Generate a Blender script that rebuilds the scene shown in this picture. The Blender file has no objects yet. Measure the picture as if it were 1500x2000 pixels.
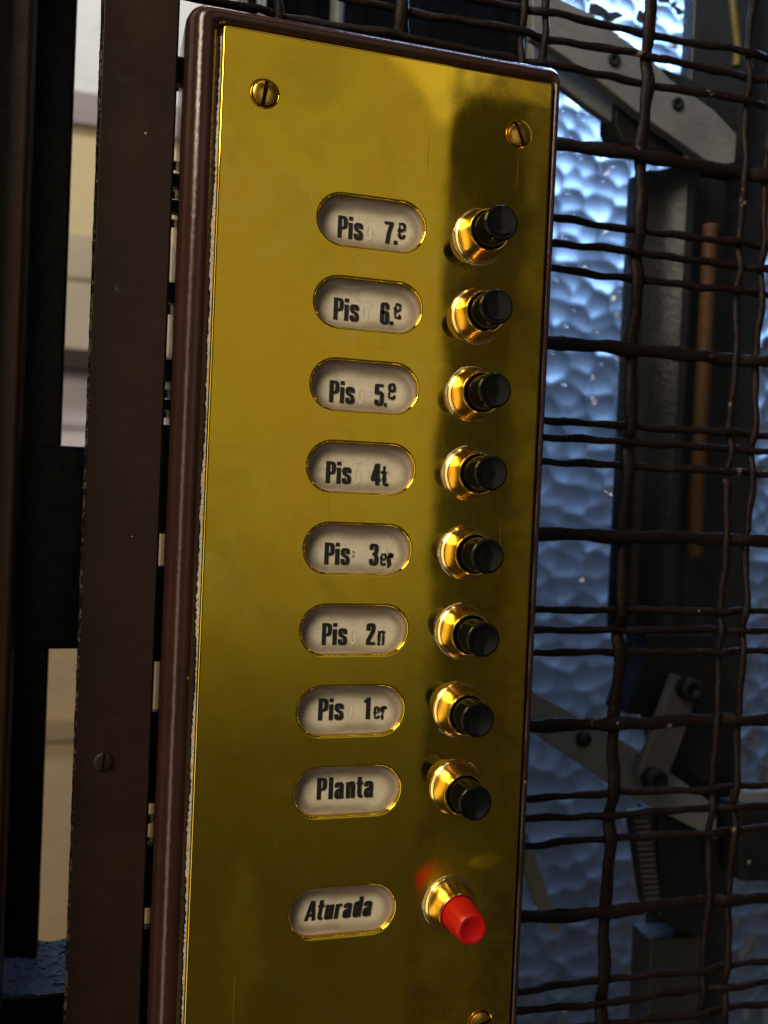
import bpy, bmesh, math, random
import numpy as np
from mathutils import Vector, Matrix
random.seed(7)
rng = np.random.default_rng(5)
S = 0.025                      # one unit = one button pitch = 25 mm
# ------------------------------------------------------------------ camera, world, lamps
F = 1901.9352
RM = np.array([[0.956506147, -0.043296048, -0.288481269],
               [0.035821937, 0.998872905, -0.031140135],
               [0.289504368, 0.019451773, 0.956979022]])
CAM = np.array([-3.18519799, 3.29531044, -11.54082535])   # x right, y down, z into the wall (units)

def W(p):                      # unit coordinates -> blender metres
    return Vector((p[0] * S, p[2] * S, -p[1] * S))

def at(px, py, z):             # point on the plane of depth z seen at a pixel of the 1500x2000 photograph
    d = RM.T @ np.array([(px - 750) / F, (py - 1000) / F, 1.0])
    t = (z - CAM[2]) / d[2]
    return CAM + d * t

scene = bpy.context.scene
cam_data = bpy.data.cameras.new("camera")
cam = bpy.data.objects.new("camera", cam_data)
scene.collection.objects.link(cam)
r_, d_, f_ = [Vector((v[0], v[2], -v[1])) for v in RM]
mw = Matrix((( r_.x, -d_.x, -f_.x, 0), (r_.y, -d_.y, -f_.y, 0), (r_.z, -d_.z, -f_.z, 0), (0, 0, 0, 1)))
mw.translation = W(CAM)
cam.matrix_world = mw
cam_data.sensor_fit = 'VERTICAL'
cam_data.sensor_height = 36
cam_data.sensor_width = 27
cam_data.lens = F / 2000 * 36
cam_data.clip_start = 0.01
cam_data.clip_end = 50
cam_data.dof.use_dof = True
cam_data.dof.focus_distance = 0.287
cam_data.dof.aperture_fstop = 14
scene.camera = cam
scene.view_settings.view_transform = 'Standard'
scene.view_settings.look = 'None'
scene.view_settings.exposure = 0
scene.view_settings.gamma = 1
scene.cycles.use_denoising = True
scene.cycles.max_bounces = 12
scene.cycles.transmission_bounces = 10
scene.cycles.caustics_refractive = False
scene.cycles.sample_clamp_indirect = 4

world = bpy.data.worlds.new("World")
scene.world = world
world.use_nodes = True
world.node_tree.nodes['Background'].inputs[0].default_value = (0.55, 0.50, 0.45, 1)
world.node_tree.nodes['Background'].inputs[1].default_value = 0.075

def lamp(name, pos, target, sx, sy, rad, col, gradient=None, spread=180, roll=0):
    """area lamp; rad is its radiance"""
    L = bpy.data.lights.new(name, 'AREA')
    L.shape = 'RECTANGLE'
    L.size = sx * S
    L.size_y = sy * S
    L.energy = rad * math.pi * L.size * L.size_y * 1.0
    L.color = col
    L.spread = math.radians(spread)
    o = bpy.data.objects.new(name, L)
    scene.collection.objects.link(o)
    p, t = W(pos), W(target)
    o.location = p
    o.rotation_euler = (t - p).to_track_quat('-Z', 'Y').to_euler()
    if roll: o.rotation_euler = (o.rotation_euler.to_matrix() @ Matrix.Rotation(roll, 3, 'Z')).to_euler()
    if gradient:               # lamp shines less towards its lower edge
        L.use_nodes = True
        nt = L.node_tree
        em = nt.nodes['Emission']
        g = nt.nodes.new('ShaderNodeNewGeometry')
        sp = nt.nodes.new('ShaderNodeSeparateXYZ')
        rp = nt.nodes.new('ShaderNodeValToRGB')
        nt.links.new(g.outputs['Parametric'], sp.inputs[0])
        nt.links.new(sp.outputs[gradient[0]], rp.inputs[0])
        rp.color_ramp.interpolation = 'LINEAR'
        els = rp.color_ramp.elements
        els[0].position, v = gradient[1][0]
        els[0].color = (v, v, v, 1)
        els[1].position, v = gradient[1][-1]
        els[1].color = (v, v, v, 1)
        for pp, v in gradient[1][1:-1]:
            e = els.new(pp)
            e.color = (v, v, v, 1)
        nt.links.new(rp.outputs[0], em.inputs['Strength'])
    return o

# area lamps added in place of the bright hall that the brass mirrors
lamp('hall_reflection_front', (4.15, 10, -40), (4.15, 10, 0), 22.5, 64, 0.375, (1.0, 0.88, 0.66),
     gradient=('Y', [(0.0, 0.02), (0.26, 0.05), (0.381, 0.12), (0.46, 0.34), (0.512, 0.58), (0.594, 0.83), (0.725, 0.95), (1.0, 1.0)]))
lamp('hall_reflection_top', (20.2, -21.2, -40), (20.2, -21.2, 0), 8, 3.6, 0.26, (1.0, 0.88, 0.66))  # added patch brightening the reflection above the dark shape
def mirror(px, py):            # where the brass mirrors this spot to, 40 units in front of the wall
    p = at(px, py, 0); c = np.array([CAM[0], CAM[1], -CAM[2]])
    return p + (p - c) * (40.3 / -CAM[2])
a_, b_ = mirror(868, 228), mirror(962, 146)
d_ = (b_ - a_)[:2]; n_ = np.array([d_[1], -d_[0]]) / np.linalg.norm(d_)
c_ = (a_[:2] + b_[:2]) / 2 + n_ * 2.2
lamp('hall_reflection_corner', (c_[0], c_[1], -40.3), (c_[0], c_[1], 0), float(np.linalg.norm(d_)) + 1, 4.4, 0.34, (1.0, 0.88, 0.66), roll=math.atan2(d_[1], d_[0]))  # added strip that slants the edge of the mirrored dark shape
lamp('hall_reflection_far', (25, 1, -40), (25, 1, 0), 10, 40, 0.065, (1.0, 0.86, 0.66),
     gradient=('Y', [(0.0, 0.0), (0.2, 0.4), (0.5, 0.9), (1.0, 1.0)]))  # added dim panel lightening the right side of the reflection
# warm lamp up at the left
lamp('hall_light_left', (-34, -30, -26), (0, 3, 0), 16, 26, 19.0, (1.0, 0.85, 0.64))
lamp('hall_light_side', (-36, 10, -22), (0, 5, 0), 11, 64, 2.4, (1.0, 0.84, 0.62))
lamp('hall_light_ceiling', (0, -60, -22), (0, 0, 0), 44, 26, 0.5, (1.0, 0.88, 0.70))
# ceiling lamp on the landing beyond the gate
lamp('landing_light', (-4, -52, 30), (-2, -10, 60), 24, 16, 17.0, (1.0, 0.92, 0.82))
# daylight falling down the light well behind the hammered glass
lamp('light_well_daylight', (34, -44, 44.4), (34, 20, 49), 50, 6.4, 136.0, (0.35, 0.60, 1.0))
# daylight coming down the lift shaft onto the grille from behind
lamp('shaft_daylight', (6, -15, 2.35), (6.3, -1, 3.9), 7, 1.4, 22.0, (0.45, 0.62, 1.0))
# ------------------------------------------------------------------ object helpers
ORG = {}

def props(o, label=None, cat=None, group=None, kind=None):
    if label: o['label'] = label
    if cat: o['category'] = cat
    if group: o['group'] = group
    if kind: o['kind'] = kind
    return o

def empty(name, origin, label, cat, group=None):
    o = bpy.data.objects.new(name, None)
    o.empty_display_size = 0.01
    scene.collection.objects.link(o)
    o.location = W(origin)
    ORG[o.name] = np.array(origin, float)
    return props(o, label, cat, group)

def link(name, me, mat, parent, origin):
    o = bpy.data.objects.new(name, me)
    scene.collection.objects.link(o)
    if mat and not me.materials: me.materials.append(mat)
    ORG[o.name] = np.array(origin, float)
    if parent:
        o.parent = parent
        o.location = W(ORG[o.name] - ORG[parent.name])
    else:
        o.location = W(origin)
    return o

def mesh(name, V, faces, smooth=False, angle=None, recalc=True):
    me = bpy.data.meshes.new(name)
    V = np.asarray(V, float) * S
    me.from_pydata(np.column_stack([V[:, 0], V[:, 2], -V[:, 1]]).tolist(), [], faces)
    if recalc:
        bm = bmesh.new(); bm.from_mesh(me)
        bmesh.ops.recalc_face_normals(bm, faces=bm.faces)
        bm.to_mesh(me); bm.free()
    if smooth or angle:
        me.polygons.foreach_set('use_smooth', [True] * len(me.polygons))
    if angle: me.set_sharp_from_angle(angle=math.radians(angle))
    me.update()
    return me

def mk(name, V, faces, mat, parent=None, origin=(0, 0, 0), smooth=False, angle=None, bevel=0, recalc=True):
    V = np.asarray(V, float) - np.array(origin, float)
    o = link(name, mesh(name, V, faces, smooth, angle, recalc), mat, parent, origin)
    if bevel:
        b = o.modifiers.new('bevel', 'BEVEL')
        b.width = bevel * S; b.segments = 2; b.limit_method = 'ANGLE'
        o.data.polygons.foreach_set('use_smooth', [True] * len(o.data.polygons))
        w = o.modifiers.new('weighted', 'WEIGHTED_NORMAL')
    return o

def box(x0, x1, y0, y1, z0, z1):
    V = [(x, y, z) for x in (x0, x1) for y in (y0, y1) for z in (z0, z1)]
    Fc = [(0, 1, 3, 2), (4, 6, 7, 5), (0, 4, 5, 1), (2, 3, 7, 6), (0, 2, 6, 4), (1, 5, 7, 3)]
    return V, Fc

def prism(poly, z0, z1):       # polygon [(x, y)...] extruded in depth
    n = len(poly)
    V = [(x, y, z0) for x, y in poly] + [(x, y, z1) for x, y in poly]
    return V, [tuple(range(n)), tuple(range(2 * n - 1, n - 1, -1))] + [(i, (i + 1) % n, n + (i + 1) % n, n + i) for i in range(n)]

def pix_prism(pts, z0, z1):
    return prism([tuple(at(x, y, z0)[:2]) for x, y in pts], z0, z1)

def lathe(profile, n=48, c=(0, 0, 0), wob=0):     # profile [(radius, height towards viewer)]
    V, Fc = [], []
    for r, h in profile:
        for k in range(n):
            a = 2 * math.pi * k / n
            rr = r * (1 + wob * math.sin(3 * a + 1))
            V.append((c[0] + rr * math.cos(a), c[1] + rr * math.sin(a), c[2] - h))
    for i in range(len(profile) - 1):
        for k in range(n):
            Fc.append((i * n + k, i * n + (k + 1) % n, (i + 1) * n + (k + 1) % n, (i + 1) * n + k))
    if profile[-1][0] > 0: Fc.append(tuple(range((len(profile) - 1) * n, len(profile) * n)))
    if profile[0][0] > 0: Fc.append(tuple(range(n)))
    return V, Fc

def tube(path, rx, ry, n=10, ref=(0, 0, 1)):      # path in units; rx sideways, ry along ref; radii scalar or per point
    P = np.array(path, float); m = len(P)
    T = np.gradient(P, axis=0); T /= np.linalg.norm(T, axis=1)[:, None]
    A = np.cross(T, np.array(ref, float)); A /= np.linalg.norm(A, axis=1)[:, None]
    B = np.cross(A, T)
    rx = np.broadcast_to(rx, (m,)); ry = np.broadcast_to(ry, (m,))
    V = []
    for k in range(n):
        a = 2 * math.pi * k / n
        V.append(P + A * (rx * math.cos(a))[:, None] + B * (ry * math.sin(a))[:, None])
    V = np.stack(V, 1).reshape(-1, 3)
    Fc = [(i * n + k, i * n + (k + 1) % n, (i + 1) * n + (k + 1) % n, (i + 1) * n + k) for i in range(m - 1) for k in range(n)]
    Fc += [tuple(range(n)), tuple(range((m - 1) * n, m * n))]
    return V, Fc

def chaikin(p, it=2):
    p = [np.array(q, float) for q in p]
    for _ in range(it):
        q = [p[0]]
        for a, b in zip(p[:-1], p[1:]): q += [a * .75 + b * .25, a * .25 + b * .75]
        q.append(p[-1]); p = q
    return p
# ------------------------------------------------------------------ materials
class NT:
    def __init__(s, name):
        s.m = bpy.data.materials.new(name); s.m.use_nodes = True
        s.t = s.m.node_tree; s.b = s.t.nodes['Principled BSDF']
        s.tc = s.t.nodes.new('ShaderNodeTexCoord')
    def n(s, k, **kw):
        x = s.t.nodes.new(k)
        for a, v in kw.items():
            if a.startswith('i_'):
                x.inputs[a[2:].replace('_', ' ')].default_value = v
            else: setattr(x, a, v)
        return x
    def l(s, a, b): s.t.links.new(a, b)
    def co(s, scale=(1, 1, 1)):
        m = s.n('ShaderNodeMapping'); m.inputs['Scale'].default_value = [v / S for v in scale]
        s.l(s.tc.outputs['Object'], m.inputs[0]); return m.outputs[0]
    def noise(s, scale, detail=4, rough=.55, vec=None, dist=0):
        x = s.n('ShaderNodeTexNoise'); x.inputs['Scale'].default_value = scale
        x.inputs['Detail'].default_value = detail; x.inputs['Roughness'].default_value = rough
        x.inputs['Distortion'].default_value = dist
        s.l(vec or s.co(), x.inputs['Vector']); return x.outputs['Fac']
    def ramp(s, f, stops):
        x = s.n('ShaderNodeValToRGB'); s.l(f, x.inputs[0]); e = x.color_ramp.elements
        def c(v): return (v, v, v, 1) if isinstance(v, (int, float)) else (*v, 1)
        e[0].position, e[0].color = stops[0][0], c(stops[0][1])
        e[1].position, e[1].color = stops[-1][0], c(stops[-1][1])
        for p, v in stops[1:-1]: q = e.new(p); q.color = c(v)
        return x.outputs[0]
    def mix(s, f, a, b):
        x = s.n('ShaderNodeMix', data_type='RGBA')
        for v, i in ((f, 0), (a, 6), (b, 7)):
            if hasattr(v, 'links'): s.l(v, x.inputs[i])
            elif i == 0: x.inputs[0].default_value = v
            else: x.inputs[i].default_value = (*v, 1)
        return x.outputs[2]
    def math(s, op, a, b=0):
        x = s.n('ShaderNodeMath', operation=op)
        for v, i in ((a, 0), (b, 1)):
            if hasattr(v, 'links'): s.l(v, x.inputs[i])
            else: x.inputs[i].default_value = v
        return x.outputs[0]
    def bump(s, h, dist, strength=1):
        x = s.n('ShaderNodeBump'); x.inputs['Strength'].default_value = strength
        x.inputs['Distance'].default_value = dist * S
        s.l(h, x.inputs['Height']); s.l(x.outputs[0], s.b.inputs['Normal']); return x
    def specks(s, scale, size, keep, vec=None):   # sparse dots
        v = s.n('ShaderNodeTexVoronoi'); v.inputs['Scale'].default_value = scale
        s.l(vec or s.co(), v.inputs['Vector'])
        d = s.math('LESS_THAN', v.outputs['Distance'], size)
        c = s.n('ShaderNodeSeparateColor'); s.l(v.outputs['Color'], c.inputs[0])
        return s.math('MULTIPLY', d, s.math('LESS_THAN', c.outputs[0], keep))
    def set(s, **kw):
        for k, v in kw.items():
            k = k.replace('_', ' ')
            if hasattr(v, 'links'): s.l(v, s.b.inputs[k])
            else: s.b.inputs[k].default_value = (*v, 1) if isinstance(v, tuple) and len(v) == 3 else v
        return s

def brass_mat(name, col, rough, tarnish=.35, warp=0.012, dull=False):
    t = NT(name)
    c = t.mix(t.ramp(t.noise(.9, 5, .6, dist=.6), [(.42, 0), (.68, 1)]), col, tuple(v * k for v, k in zip(col, (.80, .78, .9))))
    c = t.mix(t.ramp(t.noise(.45, 4, .55, dist=.8), [(.40, 0), (.62, 1)]), c, (col[0] * 1.02, col[1] * .90, col[2]))
    c = t.mix(t.math('MULTIPLY', t.ramp(t.noise(3.2, 6, .7), [(.58, 0), (.72, 1)]), tarnish), c, (col[0] * .45, col[1] * .42, col[2] * .8))
    c = t.mix(t.math('MULTIPLY', t.ramp(t.noise(.8, 6, .7, dist=1.5), [(.50, 0), (.72, 1)]), .5), c, (col[0] * .97, col[1] * 1.14, col[2] * 3.2))
    if dull:                    # dark reflection along the button column painted in as brown mottling
        s2 = t.n('ShaderNodeSeparateXYZ'); t.l(t.co(), s2.inputs[0])
        w2 = t.ramp(s2.outputs[0], [(.85, 0), (1.25, 1)])
        c = t.mix(t.math('MULTIPLY', t.math('MULTIPLY', w2, t.ramp(t.noise(1.5, 6, .65, dist=1.0), [(.44, 0), (.66, 1)])), .6), c, (col[0] * .45, col[1] * .40, col[2] * .9))
    c = t.mix(t.specks(1.7, .035, .12), c, (.04, .025, .01))
    r1 = t.ramp(t.noise(1.6, 4, .6), [(.3, rough * .75), (.7, rough * 1.5)])
    streak = t.ramp(t.noise(2.0, 3, .6, vec=t.co((7, 1, .35))), [(.5, 0), (.75, .02)])
    ro = t.math('ADD', r1, streak)
    if dull:                    # hazy film of old polish, worst round the buttons, and fine scratches
        sp = t.n('ShaderNodeSeparateXYZ'); t.l(t.co(), sp.inputs[0])
        bx_ = t.math('ABSOLUTE', t.math('SUBTRACT', sp.outputs[0], 1.45))
        band = t.ramp(t.math('ADD', bx_, t.math('MULTIPLY', t.noise(1.5, 4, .6), .35)), [(.45, 1), (.85, 0)])
        band = t.math('MULTIPLY', band, t.ramp(t.math('MULTIPLY', sp.outputs[2], -1), [(0, 1), (1, 1)]))
        up_ = t.math('LESS_THAN', sp.outputs[2], .55)
        top = t.n('ShaderNodeMapRange'); top.inputs[1].default_value = 1.0; top.inputs[2].default_value = .35
        t.l(sp.outputs[2], top.inputs[0])
        low = t.n('ShaderNodeMapRange'); t.l(sp.outputs[2], low.inputs[0])
        for q_, v_ in enumerate((-7.3, -8.0, .022, .24)): low.inputs[1 + q_].default_value = v_
        ro = t.math('ADD', ro, t.math('MULTIPLY', t.math('MULTIPLY', band, top.outputs[0]), low.outputs[0]))
        ro = t.math('ADD', ro, t.ramp(t.noise(.55, 5, .65, dist=1.2), [(.54, 0), (.80, .07)]))
        for (x_, z_, a_, b_, k_) in ((-1.25, -8.9, .35, 1.3, .22), (-.75, -6.9, .30, .22, .14), (-1.5, 1.0, .35, .5, .10), (1.9, -8.0, .3, .12, .2), (-1.65, -4.4, .14, .9, .14)):
            dx_ = t.math('DIVIDE', t.math('SUBTRACT', sp.outputs[0], x_), a_); dz_ = t.math('DIVIDE', t.math('SUBTRACT', sp.outputs[2], z_), b_)
            dd = t.math('SQRT', t.math('ADD', t.math('MULTIPLY', dx_, dx_), t.math('MULTIPLY', dz_, dz_)))
            dd = t.math('ADD', dd, t.math('MULTIPLY', t.math('SUBTRACT', t.noise(2.2, 5, .65, dist=.8), .5), 1.6))
            ro = t.math('ADD', ro, t.ramp(dd, [(.5, k_), (1, 0)]))
        for rot, thr in (((0, .5, 0), .70), ((0, -.9, 0), .715), ((0, 1.35, 0), .715)):
            m_ = t.n('ShaderNodeMapping'); m_.inputs['Scale'].default_value = (9 / S, 1 / S, .22 / S); m_.inputs['Rotation'].default_value = rot
            t.l(t.tc.outputs['Object'], m_.inputs[0])
            ro = t.math('ADD', ro, t.ramp(t.noise(1.6, 3, .5, vec=m_.outputs[0]), [(thr, 0), (thr + .02, .18)]))
    t.set(Base_Color=c, Metallic=1.0, Roughness=ro)
    t.bump(t.math('ADD', t.noise(.55, 2, .5), t.math('MULTIPLY', t.noise(60, 2, .5), .006)), warp, 1)
    return t.m

def paint_mat(name, col, rough=.35, speck=(.3, .26, .22), keep=.1, sp=(5, .09), peel=.05, chips=0, chipcol=(.30, .25, .19)):
    t = NT(name)
    c = t.mix(t.ramp(t.noise(1.3, 5, .6), [(.35, 0), (.7, 1)]), col, tuple(v * 1.35 for v in col))
    if keep: c = t.mix(t.specks(sp[0], sp[1], keep), c, speck)
    if chips: c = t.mix(t.ramp(t.noise(1.9, 6, .68), [(chips, 0), (chips + .015, 1)]), c, chipcol)
    t.set(Base_Color=c, Roughness=t.ramp(t.noise(4, 5, .6), [(.3, rough * .8), (.75, rough * 1.45)]), Specular_IOR_Level=.5)
    t.bump(t.noise(9, 6, .65), peel, .6)
    return t.m

M = {}
BR = (0.70, 0.505, 0.032)
M['brass'] = brass_mat('brushed_brass', BR, .042, .25, .010, True)
M['brass_collar'] = brass_mat('turned_brass', (0.80, 0.60, 0.20), .17, .2, .004)
M['brass_screw'] = brass_mat('screw_brass', (0.80, 0.52, 0.08), .2, .3, .01)
M['casing'] = paint_mat('brown_gloss_enamel', (.030, .012, .009), .16, keep=.05, peel=.009, chips=.74)
M['post'] = paint_mat('dark_brown_paint', (.0175, .0080, .0052), .34, keep=.22, sp=(4, .055), peel=.010, chips=.70, chipcol=(.045, .034, .030))
M['frame'] = paint_mat('worn_brown_paint', (.020, .009, .0035), .36, keep=.1, sp=(5, .06), peel=.015, chips=.70, chipcol=(.12, .08, .05))
M['wire'] = paint_mat('wire_brown_paint', (.0080, .0034, .0027), .42, keep=.04, sp=(6, .12), peel=.05, chips=.665, chipcol=(.20, .17, .12))
M['black'] = paint_mat('black_enamel', (.0012, .0014, .002), .25, keep=.0, peel=.004)
M['black'].node_tree.nodes['Principled BSDF'].inputs['Specular IOR Level'].default_value = .2
M['matt_black'] = paint_mat('black_rubber', (.006, .007, .009), .55, keep=.05, peel=.04)
M['dust'] = paint_mat('blue_grey_dust', (.09, .13, .20), .9, keep=.3, speck=(.5, .6, .75), sp=(11, .12), peel=.35)
M['arm'] = paint_mat('off_white_enamel', (.21, .22, .22), .38, keep=.12, speck=(.1, .09, .08), peel=.03)
M['steel'] = paint_mat('grey_steel', (.022, .025, .028), .28, keep=.05, peel=.03)
M['orange'] = paint_mat('orange_brown_sheath', (.085, .038, .008), .6, keep=0, peel=.03)
M['yellow'] = paint_mat('yellow_sheath', (.11, .085, .01), .5, keep=0, peel=.02)
M['putty'] = paint_mat('dried_polish', (.42, .38, .30), .8, keep=.5, speck=(.04, .03, .02), sp=(9, .2), peel=.2)

M['wire'].node_tree.nodes['Principled BSDF'].inputs['Specular IOR Level'].default_value = .25
for k in ('post', 'frame'): M[k].node_tree.nodes['Principled BSDF'].inputs['Specular IOR Level'].default_value = .28
t = NT('chipped_steel_edge')
c = t.mix(t.ramp(t.noise(11, 6, .75), [(.50, 0), (.56, 1)]), (.02, .011, .008), (.42, .34, .26))
t.set(Base_Color=c, Roughness=.35, Metallic=t.ramp(t.noise(11, 6, .75), [(.50, 0), (.56, .7)]))
t.bump(t.noise(22, 5, .7), .25, 1); M['chip'] = t.m

t = NT('screw_slot_shade'); t.set(Base_Color=(.012, .009, .005), Roughness=.8); M['slot_shade'] = t.m  # shade of the screw slot put into its floor colour
t = NT('black_bakelite')
t.set(Base_Color=t.mix(t.ramp(t.noise(3, 5, .6), [(.45, 0), (.75, 1)]), (.0025, .0025, .0025), (.006, .005, .004)),
      Roughness=t.ramp(t.noise(5, 5, .6), [(.3, .06), (.75, .20)]))
t.bump(t.noise(7, 3, .5), .002, .5); t.b.inputs['Specular IOR Level'].default_value = .42; M['cap'] = t.m
t = NT('red_plastic')
t.set(Base_Color=t.mix(t.ramp(t.noise(4, 5, .6), [(.45, 0), (.75, 1)]), (.50, .004, .003), (.40, .005, .004)), Roughness=.30)
t.b.inputs['Subsurface Weight'].default_value = .06
t.b.inputs['Subsurface Radius'].default_value = (.003, .0005, .0003)
t.bump(t.noise(10, 4, .5), .01, .6); M['red'] = t.m
t = NT('lettering_ink')
t.set(Base_Color=(.010, .010, .008), Roughness=.5); M['ink'] = t.m
t = NT('erased_print')
t.set(Base_Color=t.mix(t.ramp(t.noise(7, 4, .6), [(.4, 0), (.65, 1)]), (.74, .69, .54), (.64, .58, .44)), Roughness=.15); M['ghost'] = t.m

# card behind the slot: cream with a grimy pinkish rim, and the shaded top painted in
t = NT('aged_name_card')
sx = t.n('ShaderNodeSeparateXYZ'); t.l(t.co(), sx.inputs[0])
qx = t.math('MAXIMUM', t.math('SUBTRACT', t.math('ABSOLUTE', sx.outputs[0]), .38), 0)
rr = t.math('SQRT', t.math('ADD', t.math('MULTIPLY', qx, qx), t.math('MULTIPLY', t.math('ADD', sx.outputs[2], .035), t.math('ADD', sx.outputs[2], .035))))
info = t.n('ShaderNodeObjectInfo')
vm = t.n('ShaderNodeVectorMath', operation='ADD'); t.l(t.co(), vm.inputs[0])
cx = t.n('ShaderNodeCombineXYZ'); t.l(t.math('MULTIPLY', info.outputs['Random'], 37), cx.inputs[0]); t.l(cx.outputs[0], vm.inputs[1])
nz = t.noise(2.0, 6, .6, vec=vm.outputs[0]); nz2 = t.noise(11, 5, .7, vec=vm.outputs[0])
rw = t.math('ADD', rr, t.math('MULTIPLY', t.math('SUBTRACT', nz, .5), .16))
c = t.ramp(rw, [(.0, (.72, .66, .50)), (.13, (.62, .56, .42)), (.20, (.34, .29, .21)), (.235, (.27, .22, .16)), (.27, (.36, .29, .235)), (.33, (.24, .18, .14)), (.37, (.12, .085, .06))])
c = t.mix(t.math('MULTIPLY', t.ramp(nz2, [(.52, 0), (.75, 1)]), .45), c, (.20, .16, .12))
t.set(Base_Color=c, Roughness=t.ramp(nz, [(.35, .12), (.7, .38)]), Coat_Weight=.4, Coat_Roughness=.08)
t.bump(nz, .012, .6); M['card'] = t.m

t = NT('hammered_glass')
g = t.n('ShaderNodeBsdfGlass'); g.inputs['Roughness'].default_value = .035; g.inputs['IOR'].default_value = 1.45
g.inputs['Color'].default_value = (.93, .96, 1, 1)
nb = t.n('ShaderNodeBump'); nb.inputs['Distance'].default_value = .02 * S; nb.inputs['Strength'].default_value = .25
t.l(t.noise(4.5, 3, .5), nb.inputs['Height']); t.l(nb.outputs[0], g.inputs['Normal'])
t.l(g.outputs[0], t.t.nodes['Material Output'].inputs[0]); M['glass'] = t.m

def wall_mat(name, col, var=.85):
    t = NT(name)
    t.set(Base_Color=t.mix(t.ramp(t.noise(.18, 5, .6), [(.35, 0), (.7, 1)]), col, tuple(v * var for v in col)), Roughness=.7)
    t.bump(t.noise(1.5, 4, .5), .15, .4); return t.m
# ------------------------------------------------------------------ the button panel
XL, XR, YT, YB = -1.90, 2.34, -2.075, 10.75
LABELY = [0, 1, 2, 3, 4, 5, 6, 7, 8.50]
HW, RS = 0.672, 0.298
panel = empty('button_panel', (0.2, YB, 0.6), 'tall polished brass lift button panel in a brown casing on the wire grille', 'button panel')

def arc(cx_, cy_, r, a0, a1, n):
    return [(cx_ + r * math.cos(a0 + (a1 - a0) * i / n), cy_ + r * math.sin(a0 + (a1 - a0) * i / n)) for i in range(n + 1)]

def capsule(cx_, cy_, hw, r, n=18):
    return arc(cx_ + hw - r, cy_, r, -math.pi / 2, math.pi / 2, n) + arc(cx_ - hw + r, cy_, r, math.pi / 2, math.pi * 1.5, n)

def rrect(x0, x1, y0, y1, r, n=6):
    return arc(x1 - r, y0 + r, r, -math.pi / 2, 0, n) + arc(x1 - r, y1 - r, r, 0, math.pi / 2, n) + \
        arc(x0 + r, y1 - r, r, math.pi / 2, math.pi, n) + arc(x0 + r, y0 + r, r, math.pi, math.pi * 1.5, n)

SCREWS = [at(517, 182, 0)[:2], at(1013, 262, 0)[:2], at(938, 1998, 0)[:2]]
SR = .150

def plate_mesh():
    cu = bpy.data.curves.new('plate_curve', 'CURVE')
    cu.dimensions = '2D'; cu.fill_mode = 'BOTH'
    b = .034
    cu.bevel_depth = b * S; cu.bevel_resolution = 3; cu.offset = -b * S; cu.extrude = .03 * S
    loops = [rrect(XL, XR, YT, YB, .05)] + [capsule(0, y, HW, RS, 24) for y in LABELY] + \
        [arc(x, y, SR, 0, 2 * math.pi, 28)[:-1] for x, y in SCREWS]
    for lp in loops:
        s = cu.splines.new('POLY'); s.points.add(len(lp) - 1)
        for p, (x, y) in zip(s.points, lp): p.co = (x * S, -y * S, 0, 1)
        s.use_cyclic_u = True
    o = bpy.data.objects.new('tmp', cu); scene.collection.objects.link(o)
    dg = bpy.context.evaluated_depsgraph_get()
    me = bpy.data.meshes.new_from_object(o.evaluated_get(dg))
    bpy.data.objects.remove(o); bpy.data.curves.remove(cu)
    me.transform(Matrix.Rotation(math.pi / 2, 4, 'X'))   # (x, y, 0) -> (x, 0, y)
    bm = bmesh.new(); bm.from_mesh(me)
    bmesh.ops.remove_doubles(bm, verts=bm.verts, dist=1e-7)
    bmesh.ops.recalc_face_normals(bm, faces=bm.faces)
    bm.to_mesh(me); bm.free()
    me.transform(Matrix.Translation((0, .064 * S, 0)))
    me.polygons.foreach_set('use_smooth', [abs(p.normal.y) < .9995 for p in me.polygons])
    me.materials.clear()
    return me
pm = plate_mesh(); pm.name = 'brass_plate'
plate = link('brass_plate', pm, M['brass'], panel, (0, 0, 0))

# casing: swept moulding round the plate, closed behind it
prof = [(-.06, .135), (.05, .135), (.07, .10), (.16, .065), (.30, .03), (.45, .02), (.60, .035), (.74, .075), (.86, .14), (.95, .23), (1, .36), (1, 1.08), (.9, 1.14), (.2, 1.14)]
V, Fc, rings = [], [], []
for tt, z in prof:
    lp = rrect(XL - .40 * tt, XR + .165 * tt, YT - .28 * tt, YB + .3 * tt, .03 + .17 * max(tt, 0), 7)
    rings.append(len(lp)); V += [(x, y, z) for x, y in lp]
n = rings[0]
for i in range(len(prof) - 1):
    Fc += [(i * n + k, i * n + (k + 1) % n, (i + 1) * n + (k + 1) % n, (i + 1) * n + k) for k in range(n)]
Fc += [tuple(range(n)), tuple(range((len(prof) - 1) * n, len(prof) * n))]
mk('casing', V, Fc, M['casing'], panel, smooth=True, angle=50)

# ragged line of dried polish along the left edge of the plate
def ragged(x_fn, y0, y1, n, wfn, z, name, parent, mat):
    V, Fc = [], []
    for i in range(n):
        y = y0 + (y1 - y0) * i / (n - 1); x = x_fn(y); w = wfn(y)
        V += [(x, y, z), (x - w, y, z + .012), (x - w, y, z + .07), (x, y, z + .07)]
    for i in range(n - 1):
        a = i * 4; Fc += [(a + k, a + (k + 1) % 4, a + 4 + (k + 1) % 4, a + 4 + k) for k in range(4)]
    Fc += [(0, 1, 2, 3), tuple(len(V) - 4 + k for k in range(4))]
    return mk(name, V, Fc, mat, parent)
def pw(y): return max(.004, .022 + .016 * math.sin(y * 3.1) * math.sin(y * 1.3 + 1) + random.uniform(-.010, .010))
ragged(lambda y: XL - .001, YT + .12, YB - .1, 420, pw, .055, 'polish_residue', panel, M['putty'])

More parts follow.
